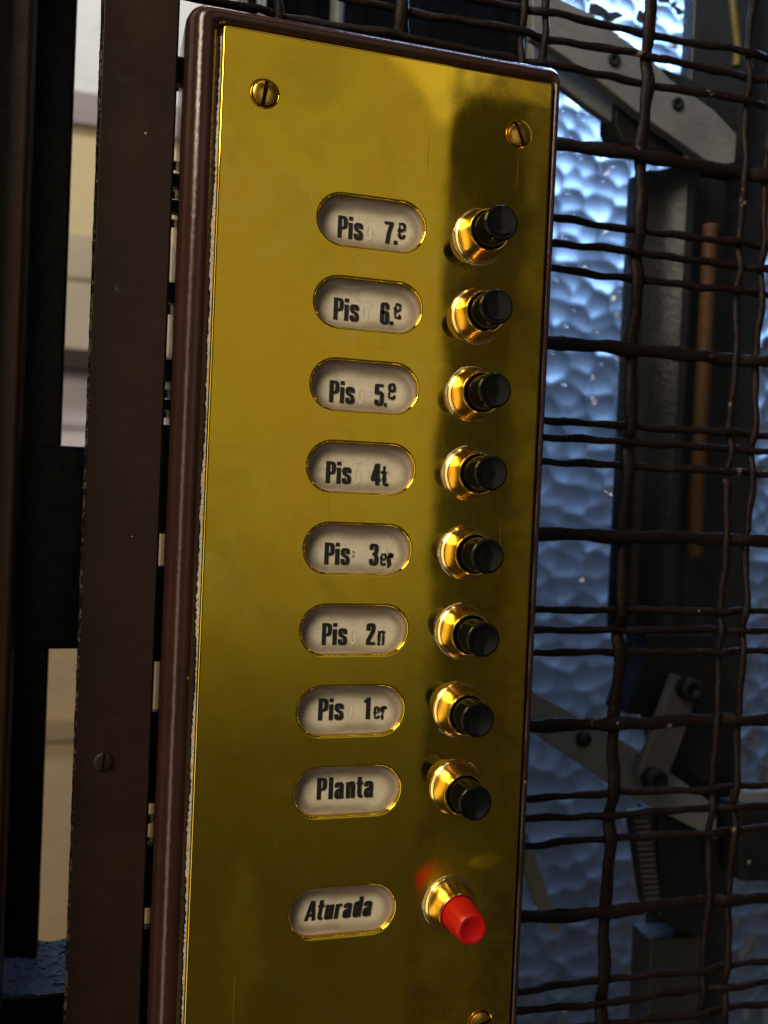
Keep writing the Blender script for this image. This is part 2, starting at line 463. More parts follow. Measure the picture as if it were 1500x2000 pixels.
for a_, b_ in ((118, 170), (345, 371), (396, 420), (556, 596), (705, 748), (783, 803), (832, 1042), (1104, 1288), (1384, 1560), (1640, 1760), (1800, 2040)):
    V, Fc = box(XL - .62, XL - .38, at(340, a_, 1.1)[1], at(340, b_, 1.1)[1], .95, 1.12)
    mk('mounting_lug', V, Fc, M['black'], panel, bevel=.01)

# screws
def screw_mesh(r, slot_w=.024, depth=.03):
    bm = bmesh.new()
    V, Fc = lathe([(r * 0.93, -.05), (r, 0), (r * .97, .010), (r * .8, .022), (r * .45, .030), (0.0001, .033)], 32)
    me = mesh('screw', V, Fc, angle=60)
    # cut the slot with a boolean-free trick: two half discs either side of a channel
    Vh, Fh = [], []
    for s in (-1, 1):
        base = len(Vh); pts = []
        x0 = slot_w
        a0 = math.asin(x0 / r)
        arcpts = [(r * math.sin(a0 + (math.pi - 2 * a0) * i / 20), -r * math.cos(a0 + (math.pi - 2 * a0) * i / 20)) for i in range(21)]
        arcpts = [(max(x, x0) * s, y) for x, y in arcpts]
        for lvl, (k, h) in enumerate([(1, -.05), (1, .004), (.965, .014), (.80, .026), (.4, .036)]):
            for x, y in arcpts:
                Vh.append((s * max(abs(x) * k, x0), y * k, -h))
        m = len(arcpts)
        for l_ in range(4):
            for i in range(m):
                a, b = base + l_ * m + i, base + l_ * m + (i + 1) % m
                Fh.append((a, b, b + m, a + m))
        Fh.append(tuple(base + 4 * m + i for i in range(m)))
    b2 = len(Vh)      # floor of the slot
    Vb, Fb = lathe([(r * .98, -.06), (r * .98, -.045), (.0001, -.045)], 24)
    Vh += Vb; Fh += [tuple(i + b2 for i in f) for f in Fb]
    me2 = mesh('screw', Vh, Fh, angle=35)
    me2['floor'] = len(Fb)
    return me2
sm = screw_mesh(.142); sm.materials.append(M['brass_screw']); sm.materials.append(M['slot_shade'])
for p_ in sm.polygons:
    if all(abs(sm.vertices[v].co.y) > .04 * S for v in p_.vertices): p_.material_index = 1
for (x, y), ang in zip(SCREWS, (8, -24, 75)):
    o = link('screw', sm, None, panel, (x, y, -.006)); o.rotation_euler = (0, math.radians(ang), 0)

# ---- lettering
PW, PH = .100, .066
G = {
 'P': [[(.1, 0), (.1, 1)], [(.1, .934), (.27, .934), (.365, .90), (.365, .50), (.27, .46), (.1, .46)]],
 'i': [[(.1, 0), (.1, .73)], [(.1, .83), (.1, 1)]],
 's': [[(.325, .50), (.325, .70), (.21, .70), (.09, .70), (.09, .46), (.2, .40), (.33, .34), (.33, .06), (.21, .06), (.09, .06), (.09, .27)]],
 'o': [[(.21 + .12 * math.sin(a * .45), .38 + .33 * math.cos(a * .45)) for a in range(14)]],
 '7': [[(0, .934), (.44, .934)], [(.345, .9), (.22, .5), (.16, 0)]],
 '.': [[(.09, 0), (.09, .17)]],
 '6': [[(.34, .68), (.34, .934), (.22, .934), (.1, .934), (.1, .6), (.1, .3), (.1, .065), (.22, .065), (.345, .065), (.345, .3), (.345, .56), (.22, .56), (.1, .50)]],
 '5': [[(.42, .934), (.08, .934)], [(.1, .97), (.1, .52)], [(.1, .54), (.22, .63), (.35, .60), (.35, .3), (.35, .065), (.22, .065), (.1, .065), (.1, .28)]],
 '4': [[(.31, 0), (.31, 1)], [(.27, .97), (.07, .28)], [(0, .26), (.47, .26)]],
 '3': [[(.1, .72), (.1, .934), (.22, .934), (.345, .934), (.345, .56), (.16, .53)], [(.16, .53), (.35, .50), (.35, .065), (.22, .065), (.1, .065), (.1, .3)]],
 '2': [[(.1, .66), (.1, .934), (.22, .934), (.345, .934), (.345, .66), (.22, .42), (.1, .20), (.1, .03)], [(.02, .066), (.45, .066)]],
 '1': [[(.2, 0), (.2, 1)], [(.2, .92), (.02, .78)]],
 'l': [[(.1, 0), (.1, 1)]],
 'a': [[(.09, .52), (.09, .70), (.21, .70), (.325, .70), (.325, .5), (.325, .1), (.36, 0)], [(.325, .44), (.19, .40), (.09, .36), (.09, .06), (.19, .05), (.32, .16)]],
 'n': [[(.1, 0), (.1, .75)], [(.1, .60), (.2, .72), (.335, .72), (.335, .5), (.335, 0)]],
 't': [[(.14, .97), (.14, .3), (.14, .065), (.31, .065)], [(0, .68), (.31, .68)]],
 'u': [[(.1, .75), (.1, .2), (.1, .05), (.22, .05), (.335, .18)], [(.335, .75), (.335, 0)]],
 'r': [[(.1, 0), (.1, .75)], [(.1, .52), (.17, .69), (.34, .68)]],
 'd': [[(.335, 0), (.335, 1)], [(.335, .6), (.22, .72), (.1, .70), (.1, .4), (.1, .05), (.22, .05), (.335, .16)]],
 'A': [[(.07, 0), (.26, 1)], [(.30, 1), (.47, 0)], [(.14, .27), (.40, .27)]],
 'e': [[(.1, .39), (.33, .39), (.335, .55), (.335, .70), (.21, .70), (.1, .70), (.1, .4), (.1, .06), (.21, .06), (.33, .06), (.335, .18)]],
}
def letters(items, H, x0, y0, z, shear=0, jit=0):
    """items: (glyph, x in H, y in H, scale, pen factor, jitter)"""
    V, Fc = [], []; k = 0
    for ch, gx, gy, sc, pen, jt in items:
        for st in G[ch]:
            pts = chaikin(st, 2) if len(st) > 2 else [np.array(p, float) for p in st]
            if jt:
                if len(pts) == 2: pts = [pts[0] + (pts[1] - pts[0]) * i / 5 for i in range(6)]
                pts = [p + rng.normal(0, jt, 2) for p in pts]
            P = np.array(pts); T = np.gradient(P, axis=0); T /= np.linalg.norm(T, axis=1)[:, None] + 1e-9
            N = np.column_stack([-T[:, 1], T[:, 0]])
            w = np.ones(len(P)) if not jt else 1 + rng.normal(0, .35, len(P))
            O = N * np.array([PW, PH]) * pen * w[:, None]
            if not jt: O *= 1 + rng.normal(0, .03, len(P))[:, None]
            zz = z - k * .0004; k += 1; b = len(V)
            for p, o in zip(P, O):
                for q in (p + o, p - o):
                    x, y = q * sc
                    V.append((x0 + H * (gx + x + shear * y), y0 - H * (gy + y), zz))
            m = len(P)
            Fc += [(b + 2 * i, b + 2 * i + 1, b + 2 * i + 3, b + 2 * i + 2) for i in range(m - 1)]
            if jt:                      # blobs of marker ink
                for p in P[::3]:
                    b = len(V); rad = PW * pen * random.uniform(.6, 1.0)
                    for a in range(9):
                        q = (p + rad * np.array([math.cos(a * .698), math.sin(a * .698)]) * random.uniform(.8, 1.15)) * sc
                        V.append((x0 + H * (gx + q[0]), y0 - H * (gy + q[1]), zz - .0002))
                    Fc.append(tuple(range(b, b + 9)))
    return V, Fc

def card_mesh():
    nr, na = 9, 72
    V, Fc = [(0, 0, 0)], []
    lp = capsule(0, 0, HW + .05, RS + .05, na // 2 - 1)
    m = len(lp)
    for i in range(1, nr + 1):
        k = i / nr
        for x, y in lp:
            V.append((x * k, y * k, -.055 * max(0, (k - .62) / .38) ** 2))
    for a in range(m): Fc.append((0, 1 + a, 1 + (a + 1) % m))
    for i in range(nr - 1):
        for a in range(m):
            Fc.append((1 + i * m + a, 1 + i * m + (a + 1) % m, 1 + (i + 1) * m + (a + 1) % m, 1 + (i + 1) * m + a))
    b = len(V)
    V += [(x, y, .02) for x, y in lp]
    Fc += [(1 + (nr - 1) * m + a, 1 + (nr - 1) * m + (a + 1) % m, b + (a + 1) % m, b + a) for a in range(m)]
    Fc.append(tuple(range(b, b + m)))
    return mesh('name_card', V, Fc, angle=50)
CZ = .118
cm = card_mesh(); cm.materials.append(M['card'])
piso = lambda extra: [('P', 0, 0, 1, 1, 0), ('i', .50, 0, 1, 1, 0), ('s', .76, 0, 1, 1, 0)] + extra
TXT = [
 (piso([('7', 2.18, 0, 1, 1, 0), ('.', 2.65, 0, 1, 1, 0), ('e', 2.80, .27, 1.0, .66, .006)]), -.437, .232, 'cream card reading Pis 7.e'),
 (piso([('6', 2.18, 0, 1, 1, 0), ('.', 2.65, 0, 1, .9, 0), ('e', 2.80, .28, .98, .66, .008)]), -.445, .222, 'cream card reading Pis 6.e'),
 (piso([('5', 2.12, 0, 1, 1, 0), ('.', 2.58, 0, .8, .8, .01), ('e', 2.72, .32, 1.0, .66, .006)]), -.455, .225, 'cream card reading Pis 5.e'),
 (piso([('4', 2.12, 0, 1, 1, 0), ('t', 2.62, -.02, .9, .8, .012)]), -.455, .205, 'cream card reading Pis 4t'),
 (piso([('3', 2.10, 0, 1, 1, 0), ('e', 2.62, -.02, .78, .66, .010), ('r', 2.98, -.02, .78, 1.2, .04)]), -.430, .195, 'cream card reading Pis 3er'),
 (piso([('2', 2.08, 0, 1, 1, 0), ('n', 2.62, 0, .86, .66, .006)]), -.420, .180, 'cream card reading Pis 2n'),
 (piso([('1', 2.15, 0, 1, 1, 0), ('e', 2.60, 0, .78, .66, .010), ('r', 2.95, 0, .78, .95, .018)]), -.425, .105, 'cream card reading Pis 1er'),
 ([('P', 0, 0, 1, 1, 0), ('l', .55, 0, 1, 1, 0), ('a', .83, 0, 1, 1, 0), ('n', 1.36, 0, 1, 1, 0), ('t', 1.86, 0, 1, 1, 0), ('a', 2.23, 0, 1, 1, 0)], -.40, .082, 'cream card reading Planta'),
 ([('A', 0, 0, 1, 1.0, 0), ('t', .60, 0, 1.04, 1.02, 0), ('u', 1.00, 0, 1.0, 1.05, 0), ('r', 1.52, 0, 1.0, 1.05, 0), ('a', 1.96, 0, 1.0, 1.02, 0), ('d', 2.48, 0, 1.04, 1.05, 0), ('a', 3.02, 0, 1.02, 1.02, 0)], -.49, .075, 'cream card reading Aturada in slanted letters'),
]
for i, (items, x0, yb, lab) in enumerate(TXT):
    y = LABELY[i]
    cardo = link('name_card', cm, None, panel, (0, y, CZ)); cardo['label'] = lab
    H = .272 if i < 8 else .245
    kz = 1 + CZ / 11.5408
    lx, ly = CAM[0] + (x0 - CAM[0]) * kz, CAM[1] + (y + yb - CAM[1]) * kz
    V, Fc = letters(items, H, lx, ly, CZ - .006, shear=.0 if i < 8 else .14)
    mk('lettering', V, Fc, M['ink'], cardo, origin=(0, y, CZ))
    if i < 7:
        gh = [('o', 1.27, .0, 1, .42, 0)] if i not in (4,) else [('o', 1.27, .35, .4, .9, .02)]
        if i in (3, 4, 5, 6): gh.append(('o', 2.82, .52, .48, .7, 0))
        V, Fc = letters(gh, H, lx, ly, CZ - .004)
        mk('erased_letter', V, Fc, M['ghost'], cardo, origin=(0, y, CZ))

# ---- push buttons
XB = 1.408
flange = mesh('collar', *lathe([(.352, -.01), (.352, .035), (.342, .052), (.322, .062), (.318, .066), (.316, .085), (.320, .095), (.316, .110),
                                (.300, .135), (.266, .330), (.262, .346), (.254, .355), (.244, .354), (.237, .343), (.235, .10), (.0001, .10)], 72), angle=38)
flange.materials.append(M['brass_collar'])
def cap_mesh(h, r0=.226, r1=.213, dish=.018):
    return mesh('button_cap', *lathe([(r0, .08), (r0, .30), (r0 - .004, .33), (r1 + .004, .40), (r1, h - .035), (r1 - .004, h - .012), (r1 - .014, h - .002), (r1 - .028, h),
                                 (r1 - .042, h - .004), (r1 * .6, h - dish * .8), (r1 * .3, h - dish), (.0001, h - dish)], 64), angle=60)
cb = cap_mesh(.735); cb.materials.append(M['cap'])
cb2 = cap_mesh(.69, .222, .214); cb2.materials.append(M['cap'])
cr = mesh('button_cap', *lathe([(.232, .08), (.232, .30), (.226, .42), (.200, .72), (.192, .765), (.180, .785), (.160, .790), (.140, .785), (.118, .780), (.100, .772), (.0001, .768)], 64), angle=60)
cr.materials.append(M['red'])
for i, y in enumerate(LABELY):
    b = link('push_button', flange, None, panel, (XB, y + .005, 0)); b.rotation_euler = (0, random.uniform(0, 6.28), 0)
    nm = ['seventh floor', 'sixth floor', 'fifth floor', 'fourth floor', 'third floor', 'second floor', 'first floor', 'ground floor', 'red stop'][i]
    b['label'] = nm + (' button with black cap' if i < 8 else ' button with bright red cap') + ' in a brass collar'
    c = link('button_cap', cr if i == 8 else (cb2 if i in (1, 6) else cb), None, b, (XB, y + .005, 0))
    tl = .0 if i == 8 else .035
    c.rotation_euler = (random.uniform(-tl, tl), random.uniform(0, 6.28), random.uniform(-tl, tl))
    # dried polish caught round the foot of the collar
    V, Fc = [], []
    a0, a1 = random.uniform(1.6, 2.2), random.uniform(3.6, 5.2); nn = 60
    for k in range(nn + 1):
        a = a0 + (a1 - a0) * k / nn
        w = max(.0, .002 + .009 * math.sin(k * .31 + i) + random.uniform(-.005, .006)) * math.sin(math.pi * k / nn) + .001
        for rr_, zz in ((.350, -.012), (.356 + w, -.008), (.360 + w, .0015), (.350, .0015)):
            V.append((XB + rr_ * math.cos(a), y + .005 + rr_ * math.sin(a), zz))
    Fc = [(4 * k + j, 4 * k + (j + 1) % 4, 4 * k + 4 + (j + 1) % 4, 4 * k + 4 + j) for k in range(nn) for j in range(4)]
    mk('polish_residue', V, Fc, M['putty'], b, origin=(XB, y + .005, 0))
# ------------------------------------------------------------------ wire grille
GZ = 1.42
grille = empty('wire_grille', (4.4, 14, GZ), 'dark brown crimped wire grille to the right of and behind the brass panel', 'grille')
HT = [(-6.6, 0), (-6.2, 0), (-5.85, 0), (-4.72, 1), (-3.59, 0), (-3.25, 0), (-2.87, 0), (-1.80, 1), (-.73, 0), (-.39, 0), (-.01, 0), (1.03, 1), (2.15, 0), (2.39, 0), (2.74, 0), (3.78, 1),
      (4.88, 0), (5.17, 0), (5.50, 0), (6.56, 1), (7.61, 0), (7.92, 0), (8.29, 0), (9.37, 1), (10.42, 0), (10.74, 0), (11.1, 0), (12.15, 1)]
VT = [(-1.40, 0), (-1.06, 0), (.62, 1), (2.39, 0), (2.74, 0), (4.39, 1), (6.14, 0), (6.55, 0), (8.18, 1), (9.9, 0), (10.3, 0)]
sc_g = (11.5408 + GZ) / (11.5408 + 1.2)
def gx(x): return CAM[0] + (x - CAM[0]) * sc_g
def gy(y): return CAM[1] + (y - CAM[1]) * sc_g
HT = [(gy(y), t_) for y, t_ in HT]; VT = [(gx(x), t_) for x, t_ in VT]
def weave(crossings, sgn0):      # +-1 alternating at each crossing, interpolated
    s = sgn0; pts = []
    for c in crossings: pts.append((c, s)); s = -s
    return pts
def wav(q, pts):
    xs = [p[0] for p in pts]; vs = [p[1] for p in pts]
    if q <= xs[0]: return vs[0]
    if q >= xs[-1]: return vs[-1]
    for a, b, va, vb in zip(xs[:-1], xs[1:], vs[:-1], vs[1:]):
        if a <= q <= b:
            t_ = (q - a) / (b - a); return va + (vb - va) * .5 * (1 - math.cos(math.pi * t_))
def add_wire(level, thick, horiz, idx):
    lo, hi = (-2.34, 12.5) if horiz else (-7.0, 14.0)
    n = int((hi - lo) / .07)
    pts = weave([v[0] for v in (VT if horiz else HT)], 1 if idx % 2 else -1)
    if not horiz: pts = [(a, -v) for a, v in weave([h[0] for h in HT], 1 if idx % 2 else -1)]
    ph = [random.uniform(0, 6.28) for _ in range(4)]
    P, R1, R2 = [], [], []
    for i in range(n + 1):
        q = lo + (hi - lo) * i / n
        z = GZ + (.045 if thick else .038) * wav(q, pts) + .006 * math.sin(q * 4.1 + ph[2])
        wob = .013 * math.sin(q * 5.3 + ph[0]) * math.sin(q * 1.7 + ph[1]) + .006 * math.sin(q * 11 + ph[3])
        P.append((q, level + wob, z) if horiz else (level + wob, q, z))
        w = (.102 if thick else .058) * (1 + .10 * math.sin(q * 6.7 + ph[3]) + random.uniform(-.05, .05))
        R1.append(w); R2.append((.062 if thick else .050))
    V, Fc = tube(P, R1, R2, 10)
    return mk('wire', V, Fc, M['wire'], grille, smooth=True)
for i, (y, t_) in enumerate(HT): add_wire(y, t_, True, i)
for i, (x, t_) in enumerate(VT): add_wire(x, t_, False, i)
# ------------------------------------------------------------------ left: post, frame, gate
post = empty('steel_post', (-2.84, 13, .8), 'flat dark brown painted steel post with chipped left edge beside the brass panel', 'post')
V, Fc = prism([(-3.235, -8), (-2.387, -8), (-2.387, 14), (-3.235, 14)], .30, 1.0)
mk('post_body', V, Fc, M['post'], post, bevel=.02)
V, Fc = box(-2.50, -2.335, -8, 14, .92, .99)
mk('flange', V, Fc, M['black'], post)
# chipped arris down its left edge
V, Fc = [], []; nn = 900
for i in range(nn):
    y = -8 + 22 * i / (nn - 1)
    e = .003 * math.sin(y * 9) * math.sin(y * 2.3) + random.uniform(-.004, .004)
    V += [(-3.233, y, .3025), (-3.243, y, .301 + e), (-3.256 + e, y, .306 + e), (-3.262 + e, y, .32), (-3.262, y, .98), (-3.233, y, .98)]
for i in range(nn - 1):
    Fc += [(6 * i + k, 6 * i + (k + 1) % 6, 6 * i + 6 + (k + 1) % 6, 6 * i + 6 + k) for k in range(6)]
mk('chipped_edge', V, Fc, M['chip'], post)
x, y, _ = at(202, 1488, .3)
sm2 = screw_mesh(.115, .014, .02); sm2.materials.clear(); sm2.materials.append(M['post'])
o = link('screw', sm2, None, post, (x, y, .292)); o.rotation_euler = (0, math.radians(4), 0)

x1 = at(30, 1000, -.3)[0]
fr = empty('door_frame', (x1 - .8, 13, 0), 'worn brown door frame edge at the far left of the picture', 'door frame')
xr0, xr1 = at(64, 0, -.3)[0], at(8, 2000, -.3)[0]
V, Fc = prism([(x1 - 3, -8), (x1, -8), (x1, 14), (x1 - 3, 14)], -.30, .5)
mk('frame_board', V, Fc, M['frame'], fr, bevel=.06)
V, Fc = prism([(x1 - 3, -8), (x1 - .34, -8), (x1 - .34, 14), (x1 - 3, 14)], -.50, -.31)
mk('frame_stop', V, Fc, M['frame'], fr, bevel=.05)

# black lift gate
gate = empty('lift_gate', (-3.9, 13, 2.4), 'black steel lift gate with square lock box seen between frame and post', 'gate')
gz = 2.2
xa, xb = at(20, 600, gz)[0], at(137, 350, gz)[0]
V, Fc = box(xa - 1.5, xb, -10, at(60, 872, gz)[1], gz, gz + .5); mk('stile', V, Fc, M['black'], gate, bevel=.03)
xb2 = at(93, 1290, gz)[0]
V, Fc = box(xa - 1.5, xb2, at(60, 1262, gz)[1], at(60, 1905, gz)[1], gz, gz + .5); mk('stile', V, Fc, M['black'], gate, bevel=.03)
V, Fc = box(xa - 1.5, at(190, 1000, gz)[0], at(100, 869, gz - .15)[1], at(100, 1268, gz - .15)[1], gz - .15, gz + .65); mk('lock_box', V, Fc, M['black'], gate, bevel=.03)
V, Fc = box(xa - 1.5, at(190, 1900, gz)[0], at(60, 1945, gz - .6)[1], 15, gz - .6, gz + .8); mk('bottom_rail', V, Fc, M['black'], gate, bevel=.04)
# fuzzy dust on the rail
y_r = at(60, 1945, gz - .6)[1]
nx, ny = 60, 26
xs = np.linspace(xa - 1.5, at(190, 1900, gz)[0], nx); V = []
for j in range(ny):
    for i in range(nx):
        k = j / (ny - 1)
        V.append((xs[i] + random.uniform(-.02, .02), y_r - .30 * k - .02 + random.uniform(-.02, .02) + .03 * math.sin(xs[i] * 5), gz - .58 + .9 * k + random.uniform(-.02, .02)))
b = len(V)
for j in range(ny):
    for i in range(nx):
        k = j / (ny - 1); V.append((xs[i], y_r + .05, gz - .58 + .9 * k))
Fc = [(j * nx + i, j * nx + i + 1, (j + 1) * nx + i + 1, (j + 1) * nx + i) for j in range(ny - 1) for i in range(nx - 1)]
Fc += [tuple(b + v for v in f) for f in Fc]
for i in range(nx - 1):
    Fc += [(i, i + 1, b + i + 1, b + i), ((ny - 1) * nx + i, (ny - 1) * nx + i + 1, b + (ny - 1) * nx + i + 1, b + (ny - 1) * nx + i)]
mk('dust_layer', V, Fc, M['dust'], gate)
# ------------------------------------------------------------------ landing wall far beyond the gate
WZ = 60
def yb(py): return at(160, py, WZ)[1]
bands = [('upper_plaster', -300, 185, (.62, .66, .70), 0), ('grey_band', 185, 247, (.28, .26, .27), -.6), ('cream_plaster', 247, 460, (.62, .52, .30), 0),
         ('pale_plaster', 460, 545, (.46, .40, .30), -.2), ('pale_plaster', 545, 690, (.50, .44, .35), 0), ('dado_rail', 690, 726, (.03, .014, .006), -2.2),
         ('lilac_tiles', 726, 828, (.72, .66, .74), -.3), ('tile_strip', 828, 838, (.45, .40, .44), -.5), ('lilac_tiles', 838, 1000, (.74, .69, .76), -.3),
         ('cream_plaster', 1000, 1405, (.52, .40, .25), 0), ('skirting', 1405, 1440, (.38, .28, .17), -.8), ('stone_flags', 1440, 2400, (.60, .46, .29), -.2)]
wallr = empty('wall', (-2, yb(2400), WZ), None, None); wallr['kind'] = 'structure'
wm = {}
for nme, a, b_, col, dz in bands:
    V, Fc = box(-30, 12, yb(a), yb(b_) - .02, WZ + dz, WZ + 2)
    if (nme, col) not in wm: wm[(nme, col)] = wall_mat(nme + '_finish', col)
    mk(nme, V, Fc, wm[(nme, col)], wallr)
# ------------------------------------------------------------------ hammered glass and the light well behind it
PZ = 8.0
gxl, gxr = at(940, 1800, PZ)[0], at(1640, 1000, PZ)[0]
gyt, gyb = at(1400, -90, PZ)[1], at(1200, 2060, PZ)[1] + .6
step = .05
nx, ny = int((gxr - gxl) / step), int((gyb - gyt) / step)
xs, ys = np.linspace(gxl, gxr, nx), np.linspace(gyt, gyb, ny)
GX, GY = np.meshgrid(xs, ys)
cell = .50
best = np.full(GX.shape, 9.0); acc = np.zeros(GX.shape)
ci0, cj0 = np.floor(GX / cell).astype(int), np.floor(GY / cell).astype(int)
im, jm = ci0.min() - 3, cj0.min() - 3
jx = rng.uniform(-.42, .42, (cj0.max() - jm + 6, ci0.max() - im + 6)); jy = rng.uniform(-.42, .42, jx.shape); jw = rng.uniform(-.03, .03, jx.shape)
for di in (-2, -1, 0, 1, 2):
    for dj in (-2, -1, 0, 1, 2):
        ci, cj = ci0 + di, cj0 + dj
        sx_ = (ci + .5 + jx[cj - jm, ci - im]) * cell; sy_ = (cj + .5 + jy[cj - jm, ci - im]) * cell
        d2 = (GX - sx_) ** 2 + (GY - sy_) ** 2 + jw[cj - jm, ci - im]
        acc += np.exp(-d2 / .0075)
Hh = -.0075 * np.log(acc + 1e-30)          # smooth minimum of squared distance
amp = 1.45
Zf = PZ + amp * Hh
V = np.column_stack([GX.ravel(), GY.ravel(), Zf.ravel()])
idx = np.arange(nx * ny).reshape(ny, nx)
Fc = np.column_stack([idx[:-1, :-1].ravel(), idx[:-1, 1:].ravel(), idx[1:, 1:].ravel(), idx[1:, :-1].ravel()]).tolist()
b = len(V)
V = np.vstack([V, [(gxl, gyt, PZ + .4), (gxr, gyt, PZ + .4), (gxr, gyb, PZ + .4), (gxl, gyb, PZ + .4)]])
Fc += [tuple(idx[0, :]) + (b + 1, b), tuple(idx[-1, ::-1]) + (b + 3, b + 2), tuple(idx[::-1, 0]) + (b, b + 3), tuple(idx[:, -1]) + (b + 2, b + 1), (b, b + 1, b + 2, b + 3)]
win = empty('shaft_window', ((gxl + gxr) / 2, gyb, PZ + .2), 'tall hammered glass pane glowing blue behind the wire grille', 'window')
gp = mk('glass_pane', V, Fc, M['glass'], win, smooth=True)
for k in range(1, 6): gp.data.polygons[len(gp.data.polygons) - k].use_smooth = False

V, Fc = box(4.4, 130, -70, 150, 48, 50)
wl = mk('light_well_wall', V, Fc, wall_mat('blue_limewash', (.23, .245, .28))); wl['kind'] = 'structure'
# dark lining of the shaft between the panel and the window
V, Fc = box(-.4, at(1012, 1800, 6.6)[0], -14, 24, 6.6, 7.7)
wl = mk('shaft_wall', V, Fc, M['black']); wl['kind'] = 'structure'
V, Fc = box(4.2, 4.9, -60, 60, 7.8, 47.9)  # unseen partition added to keep landing light off the light well wall
wl = mk('landing_light_blocker', V, Fc, M['matt_black']); wl['kind'] = 'structure'
# ------------------------------------------------------------------ things in the shaft
def V2(px, py, z): p = at(px, py, z); return (p[0], p[1])
for a_, b_, zz, lab in ((645, 671, 5.6, 'thin grey conduit behind the top edge of the panel'), (1033, 1060, 6.2, 'pale conduit between two thin wires near the top right corner of the panel')):
    V, Fc = tube([(at((a_ + b_) / 2, 30, zz)[0], y, zz) for y in np.linspace(-12, 0, 12)], (at(b_, 30, zz)[0] - at(a_, 30, zz)[0]) / 2, .2, 16)
    props(mk('conduit', V, Fc, M['arm'], smooth=True), lab, 'conduit')
# grey guide column
cz = 5.0
col = empty('guide_column', (7.9, 15, cz), 'grey steel guide column standing in front of the hammered glass', 'column')
xc, yc, _ = at(1306, 700, cz); r = at(1352, 700, cz)[0] - xc
xt, yt, _ = at(1300, 335, cz); _, ybm, _ = at(1300, 1240, cz)
V, Fc = [], []
prof2 = [(-.86, .5), (-.84, .15), (-.76, .02), (-.55, 0), (-.50, -.05), (-.35, -.22), (-.1, -.33), (.1, -.33), (.35, -.22), (.5, -.05), (.55, 0), (1.2, 0), (1.42, .02), (1.45, .5)]
for yy in (yt, ybm): V += [(xc + a * .78, yy, cz + z * 1.4) for a, z in prof2]
m = len(prof2)
Fc = [(i, (i + 1) % m, m + (i + 1) % m, m + i) for i in range(m)] + [tuple(range(m)), tuple(range(m, 2 * m))]
mk('column_face', V, Fc, M['steel'], col, angle=35)
V, Fc = box(*[at(p, 800, cz + .6)[0] for p in (1345, 1476)], -9, 20, cz + .6, cz + 1.3)
mk('column_back', V, Fc, M['steel'], col, bevel=.04)
V, Fc = lathe([(.10, 0), (.10, .05), (.07, .08), (.0001, .08)], 20, (*V2(1403, 452, cz), cz))
mk('bolt', V, Fc, M['matt_black'], col, smooth=True)
V, Fc = lathe([(.10, 0), (.10, .05), (.07, .08), (.0001, .08)], 20, (*V2(1384, 842, cz), cz))
mk('bolt', V, Fc, M['matt_black'], col, smooth=True)

def cable(name, pts, z, w, mat, label):
    P = [np.array([*V2(a, b_, z), z]) for a, b_ in pts]
    P = chaikin(P, 2)
    V, Fc = tube(P, w, w, 12)
    o = mk(name, V, Fc, mat, smooth=True); props(o, label, 'cable')
cable('cable', [(1388, 440), (1382, 560), (1372, 760), (1362, 940), (1358, 1060), (1357, 1088)], 4.5, .145, M['orange'], 'orange brown cable hanging in front of the grey guide column')
cable('cable', [(1428, -40), (1434, 40), (1442, 95), (1438, 130)], 4.4, .08, M['yellow'], 'short yellow cable near the top right corner of the shaft')

# upper arm
az = 3.6
up = empty('lever_arm', (7.6, -1.2, az), 'off white slotted lever arm slanting down to the right near the top', 'lever')
V, Fc = pix_prism([(1040, -30), (1110, 5), (1157, 27), (1207, 67), (1267, 108), (1310, 155), (1395, 215), (1440, 262), (1436, 318), (1395, 325), (1340, 285), (1240, 215), (1160, 150), (1100, 108), (1040, 70)], az, az + .25)
mk('arm_plate', V, Fc, M['arm'], up, bevel=.03)
V, Fc = pix_prism([(1040, 85), (1100, 108), (1190, 165), (1250, 220), (1212, 250), (1150, 208), (1100, 170), (1040, 140)], az + .45, az + .65)
mk('rear_plate', V, Fc, M['arm'], up, bevel=.03)
for px, py in ((1199, 117), (1323, 203)):
    V, Fc = lathe([(.115, 0), (.115, .03), (.09, .045), (.06, .045), (.05, .02), (.0001, .02)], 24, (*V2(px, py, az - .01), az - .01))
    mk('bolt', V, Fc, M['matt_black'], up, smooth=True)
V, Fc = pix_prism([(1205, 195), (1216, 190), (1250, 215), (1300, 245), (1355, 290), (1335, 303), (1250, 292), (1218, 280), (1202, 240)], az + .3, az + .9)
bl = mk('cam_block', V, Fc, M['matt_black'], bevel=.04); props(bl, 'black cam block under the upper off white lever arm', 'block')
V, Fc = pix_prism([(1296, 132), (1365, 160), (1440, 205), (1440, 268), (1395, 240), (1330, 190)], az + .7, az + 1.1)
bl = mk('bracket', V, Fc, M['matt_black'], bevel=.03); props(bl, 'black bracket above the upper lever arm by the column', 'bracket')
V, Fc = box(at(1360, 50, cz)[0], at(1480, 50, cz)[0], -9.5, at(1400, 330, cz)[1], cz + .1, cz + .5)
mk('column_head', V, Fc, M['steel'], col, bevel=.04)
